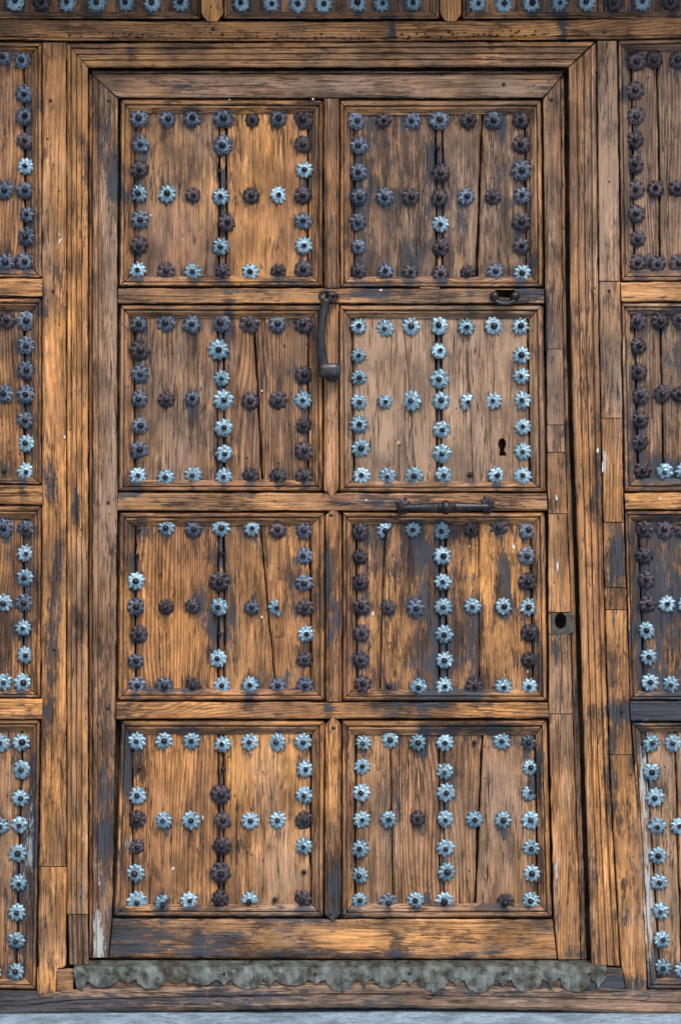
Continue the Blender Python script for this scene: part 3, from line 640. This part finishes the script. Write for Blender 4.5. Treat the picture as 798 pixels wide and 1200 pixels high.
strip('patch', [(46.5,1016),(45.5,1134),(44,1135),(44,1166)], [(78,1016),(78,1134),(67,1135),(66.5,1166)], P_flat(1.5, 2), gate, wt=(.75,.0,.0))
strip('patch', [(67.5,1136),(87,1135)], [(67.5,1165),(86,1163)], P_flat(3, 2), gate, wt=(.45,.1,.1))
SRA = [(699.5,48),(701.5,330),(704.5,500),(708.5,700),(714.5,900),(727.5,1132),(735,1168)]; SRB = [(722,46),(726,330),(730,600),(738,850),(750,1000),(758,1168)]
for i, (a, b, wt_) in enumerate([(48,329,(.38,.02,.3)),(330.2,489.5,(.28,.15,.35)),(490.5,611.5,(.6,.02,.15)),(612.5,688,(.4,.25,.1)),(689,714,(.62,.0,.1)),(715,884,(.42,.15,.1)),(885,1168,(.55,.1,.1))]):
    A, B = cut(SRA, SRB, a, b); strip('stile' if i not in (2, 4) else 'patch', A, B, P_flat([0,-1,1.5,-.5,.8,0,.6][i], 2), gate, wt=wt_)
strip('rail', [(-130,21),(160,25),(399,25.5),(640,24),(930,18)], [(-130,43),(50,48),(399,49),(722,46),(930,42)], [(0,-4),(.05,-.5),(.12,0),(.8,0),(.84,-3),(.87,1),(.96,1),(1,-4)], gate, wt=(.4,.1,.05))

def gpanel(O, Fd, breaks, **k): panel(gate, O, Fd, 0, -19, breaks, **k)
# left column (the panels run on past the picture's edge)
LPAN = [((48,63),(36.5,64,315),(325,)),]
gpanel([(-130,48),(50,49),(50,326),(-130,324)], [(-116,62),(37,64),(38,315),(-116,314)], [(-116,-116),(-40,-40),(-33,-33),(29,30.5,.8),(39,40)], wt=(.4,.1,.1,.7), sides='TRB')
gpanel([(-130,348),(50,349),(50,568),(-130,566)], [(-116,363),(38,365),(38,558),(-116,556)], [(-116,-116),(-40,-40),(-33,-33),(30,29.5,.8),(39,40)], wt=(.35,.15,.15,.9), sides='TRB')
gpanel([(-130,592),(49.5,592),(48.5,818),(-130,818)], [(-116,608),(37,609),(36,808),(-116,808)], [(-116,-116),(-40,-40),(-33,-33),(29,28,.8),(38,38)], wt=(.35,.15,.1,1.), sides='TRB')
gpanel([(-130,844),(48,843),(43,1160),(-130,1155)], [(-116,858),(36,857),(31,1146),(-116,1143)], [(-116,-116),(-43,-43),(-36,-36),(27,19.5,.8),(38,33)], wt=(.4,.1,.15), sides='TRB')
for y0, y1, wt_ in ((327,347.5,(.5,.08,.1)),(569,591,(.5,.08,.1)),(819,843,(.45,.1,.1))):
    strip('rail', [(-130,y0-2),(50,y0)], [(-130,y1-1),(50,y1)], P_flat(1.5, 3), gate, wt=wt_)
# right column
gpanel([(723,47),(930,42),(930,330),(727,330)], [(735,61),(916,58),(916,314),(739,316)], [(734,738),(738.5,743,.8),(769,773,.9),(838,838),(845,845),(916,916)], wt=(.35,.12,.35,.8), sides='TBL')
gpanel([(727,354),(930,354),(930,577),(731,577)], [(738,369),(916,369),(916,558),(744,560)], [(737,743),(742.5,747,.8),(773,777,.9),(840,840),(847,847),(916,916)], wt=(.38,.14,.3), sides='TBL')
gpanel([(731,598),(930,598),(930,820),(737,821)], [(742,611),(916,611),(916,810),(747,810)], [(741,746),(747,754,.8),(842,842),(849,849),(916,916)], wt=(.35,.25,.1), sides='TBL')
gpanel([(739,846),(930,846),(930,1158),(758,1160)], [(750,858),(916,858),(916,1144),(768,1146)], [(749,766),(755.5,773,.7),(790,798,.7),(845,845),(852,852),(916,916)], wt=(.35,.08,.3), sides='TBL')
for y0, y1, xa, wt_, d in ((331,353.5,727,(.85,-.1,.0),4),(578,597,731.5,(.5,.1,.1),2),(822,845,738,(.4,.35,.1),2)):
    strip('rail', [(xa,y0),(930,y0-2)], [(xa+1,y1),(930,y1-1)], P_flat(d, 3), gate, wt=wt_)
# top panels, only their lower ends are in the picture
for x0, x1, br in ((-130,236,[(-116,-116),(45,45),(52,52),(225,225)]), (262,515,[(272,272),(372,372),(379,379),(506,506)]), (541,930,[(551,551),(700,700),(707,707),(916,916)])):
    O = [(x0,-130),(x1,-130),(x1,22.5),(x0,22.5)]; Fd = [(x0+11,-116),(x1-11,-116),(x1-11,13.5),(x0+11,13.5)]
    panel(gate, O, Fd, 0, -19, [(b[0], b[1]) for b in br], wt=(.25,.15,.3), sides='RBL')
for xa, xb in ((236.5,261.5),(515.5,540.5)):
    strip('mullion', [(xa,-130),(xa,18),(xa+7,25)], [(xb,-130),(xb,18),(xb-7,25)], P_flat(2, 2), gate, wt=(.7,.0,.0))
strip('rail', [(-130,-152),(930,-152)], [(-130,-131),(930,-131)], P_flat(0, 3), gate)
# bottom rails and beam
strip('rail', [(-130,1157),(43,1161)], [(-130,1176),(46,1170)], P_flat(-3, 3), gate, wt=(.25,.35,.2))
strip('rail', [(757,1160),(930,1158)], [(759,1176),(930,1180)], P_flat(-3, 3), gate, wt=(.3,.2,.3))
strip('bottom_beam', [(-130,1172),(40,1168),(90,1158),(399,1152),(720,1158),(930,1170)], [(-130,1196),(40,1189),(399,1180.5),(640,1184),(930,1197)], [(0,8),(.06,13),(.2,15),(.42,14),(.45,10),(.5,15),(.85,17),(.95,13),(1,6)], gate, wt=(.1,.22,.75), wav=1.6, rough=2.2)
strip('sill_block', [(87,1133),(399,1131),(728,1134)], [(90,1160),(399,1154),(732,1160)], P_flat(12, 3), gate, wt=(.3,.3,.3), wav=1.2, rough=1.6)
strip('back_board', [(-140,-160),(-140,1190)], [(940,-160),(940,1190)], P_flat(-75, 1), gate, back=-95, n=4, wt=(.0,.3,.1))

# scalloped sheet over the sill
top = []; bot = []
xs = [121,178,235,290,342,399,455,507,562,617,674]
outl = []
for i, c in enumerate(xs):
    y0 = 1147; dep = [9,12,7,13,9,15,10,15,16,15,16][i]
    for a in range(180, -1, -20): outl.append((c+17.5*math.cos(R(a)), y0+dep*math.sin(R(a))+random.uniform(-1.3, 1.3)))
    nx = xs[i+1] if i+1 < len(xs) else 728
    m = (c+nx)/2
    outl += [(c+19, 1148), (m-4, 1150), (m+random.uniform(-1, 1), 1149+dep*.6+random.uniform(-3, 3)), (m+4, 1150)]
outl = [p for p in outl if p[0] < 712]
dense = []
for a_, b_ in zip(outl, outl[1:]):
    for t_ in (0, .5): dense.append((lerp(a_[0], b_[0], t_), lerp(a_[1], b_[1], t_)))
outl = dense
outl = [(87,1145), (90,1156), (97,1162), (101,1150)]+outl+[(710,1146)]
bm = bmesh.new()
cols_ = []
for p in outl:
    jit = noise.noise(Vector((p[0]*.05, 1, 2)))*3
    t0 = at(p[0], 1125.5, -14); t1 = at(p[0], 1133+jit*.6, 17+jit); t2 = at(p[0], 1140, 18+jit*1.5+noise.noise(Vector((p[0]*.13, 3, 2)))*5); t3 = at(p[0], p[1], 17.5+noise.noise(Vector((p[0]*.2, 5, 2)))*4)
    cols_.append([bm.verts.new(q) for q in (t0, t1, t2, t3)])
for a, b in zip(cols_, cols_[1:]):
    for j in range(3):
        try: bm.faces.new((a[j], b[j], b[j+1], a[j+1]))
        except ValueError: pass
ext = bmesh.ops.solidify(bm, geom=bm.faces[:], thickness=.0012)
bmesh.ops.recalc_face_normals(bm, faces=bm.faces)
me = bpy.data.meshes.new('sill_sheet'); bm.to_mesh(me); bm.free(); link('sill_sheet', me, gate, M_BRASS)
for x in (150, 263, 370, 480, 590, 690):
    o = link('sheet_nail', NM['d'], gate); o.location = at(x, 1141, 18); o.scale = (.5, .4, .5)

# --- gate studs
for ox, oy, sc, s in GD: studs(gate, T(s), ox, oy, sc, -18)
# the same stud rhythm carries on just past the picture's edges
ex = ' '.join(f'{x},{y},M' for x in (-35,-76) for y in (70,195,306,376,460,548,618,706,800,872,966,1137))+' '+' '.join(f'{x},{y},D' for x in (842,882) for y in (70,195,306,376,460,548,618,706,800,872,966,1137))
studs(gate, T(ex), 0, 0, 1, -18)

# --- flush nails, worm holes, chips on the frame
for x, y, p_, d in [(250,34,gate,0),(526,37,gate,0),(708,38,gate,0),(63,341,gate,0),(713,341,gate,-1),(357,35,gate,0),(728,834,gate,1),(60,118,gate,0),(699,84,gate,0),(64,761,gate,0),
                    (128,118,wicket,DW),(127,589,wicket,DW),(590,99,wicket,DW),(646,117,wicket,DW),(388,604,wicket,DW+2),(391,853,wicket,DW+2),(388,1071,wicket,DW+2),(127,830,wicket,DW),(318,145,wicket,DW)][:-1]:
    o = link('nail', NM['d'], p_); o.location = at(x, y, d-1); o.scale = (random.uniform(.45,.7), .35, random.uniform(.45,.7))
def chips(name, L, mat, parent, d):
    for x, y, w_, h_, a in L:
        pts = []
        for i in range(9):
            t = 2*math.pi*i/9; r = random.uniform(.6, 1.1); u, v_ = .62*w_*r*math.cos(t), .7*h_*r*math.sin(t)
            pts.append((x+u*math.cos(a)-v_*math.sin(a), y+u*math.sin(a)+v_*math.cos(a)))
        poly_prism(name, pts, d-3, d+1.2, mat, parent)
k = NT('white_paint'); k.b.inputs['Base Color'].default_value = c4(.5,.52,.53); k.b.inputs['Roughness'].default_value = .6; M_CHIP = k.m
chips('paint_chip', [(71,282,2,7,.5),(70,275,1.5,2,0),(87,304,1.5,5,0),(96,570,2.2,13,0.1),(700,528,2.6,5,0),(706,548,2,10,0),(357,35,3,1.5,0),(420,36,3.5,1.5,0),(773,584,3,2,0),(76,512,2.2,3,0)], M_CHIP, gate, 1)
chips('paint_chip', [(653,664,2,10,0),(652,582,2.5,7,0),(602,641,2.5,3.5,0),(437,719,2.2,4,0),(367,116,3,2,0),(446,340,4,1.8,0),(429,586,3,1.8,0),(391,602,2,2,0),(269,117,2.5,1.2,0)], M_CHIP, wicket, DW-.4)
chips('paint_chip', [(307,723,2.2,3,0),(601,640,2.5,3.5,.3),(437,719,2.4,4,0),(151,238,2,4,.2),(177,252,1.6,3,0),(467,519,2.6,3,.4),(307,458,2,2,0),(203,1018,2.5,4,.5),(238,958,1.6,5,0),(618,787,1.2,3,0),(550,640,1.5,1.5,0)], M_CHIP, wicket, DP+.4)
k = NT('pale_broken_wood'); k.b.inputs['Base Color'].default_value = c4(.42,.26,.13); k.b.inputs['Roughness'].default_value = .8
chips('knot_hole', [(466,518,4,4.5,0)], k.m, wicket, DP+.6)
k = NT('split_dark'); k.b.inputs['Base Color'].default_value = c4(.02,.014,.01)
chips('knot_core', [(464.5,516,2,2,0),(469,521,1.5,2,0)], k.m, wicket, DP+1.4)
bm = bmesh.new()  # worm holes as near-black discs, the shade inside them put into the colour
for i in range(95):
    x = random.uniform(80, 690); y = 40+random.choice((0, 3.5, 4.5))+random.uniform(-1.5, 1.5)-(3 if x > 560 else 0); w_ = random.uniform(.8, 2.2); h_ = random.uniform(.6, 1.1)
    f = [bm.verts.new(at(x+w_*math.cos(t), y+h_*math.sin(t), 2.9)) for t in [2*math.pi*j/7 for j in range(7)]]
    b2 = [bm.verts.new(at(x+w_*math.cos(t)*.8, y+h_*math.sin(t)*.8, -1)) for t in [2*math.pi*j/7 for j in range(7)]]
    bm.faces.new(f[::-1])
    for j in range(7): bm.faces.new((f[j], f[(j+1) % 7], b2[(j+1) % 7], b2[j]))
bmesh.ops.recalc_face_normals(bm, faces=bm.faces)
me = bpy.data.meshes.new('worm_holes'); bm.to_mesh(me); bm.free()
k = NT('hole_shade_colour'); k.b.inputs['Base Color'].default_value = c4(.012,.009,.008); k.b.inputs['Roughness'].default_value = 1
wh_ = link('worm_holes', me, gate, k.m); wh_['kind'] = 'stuff'
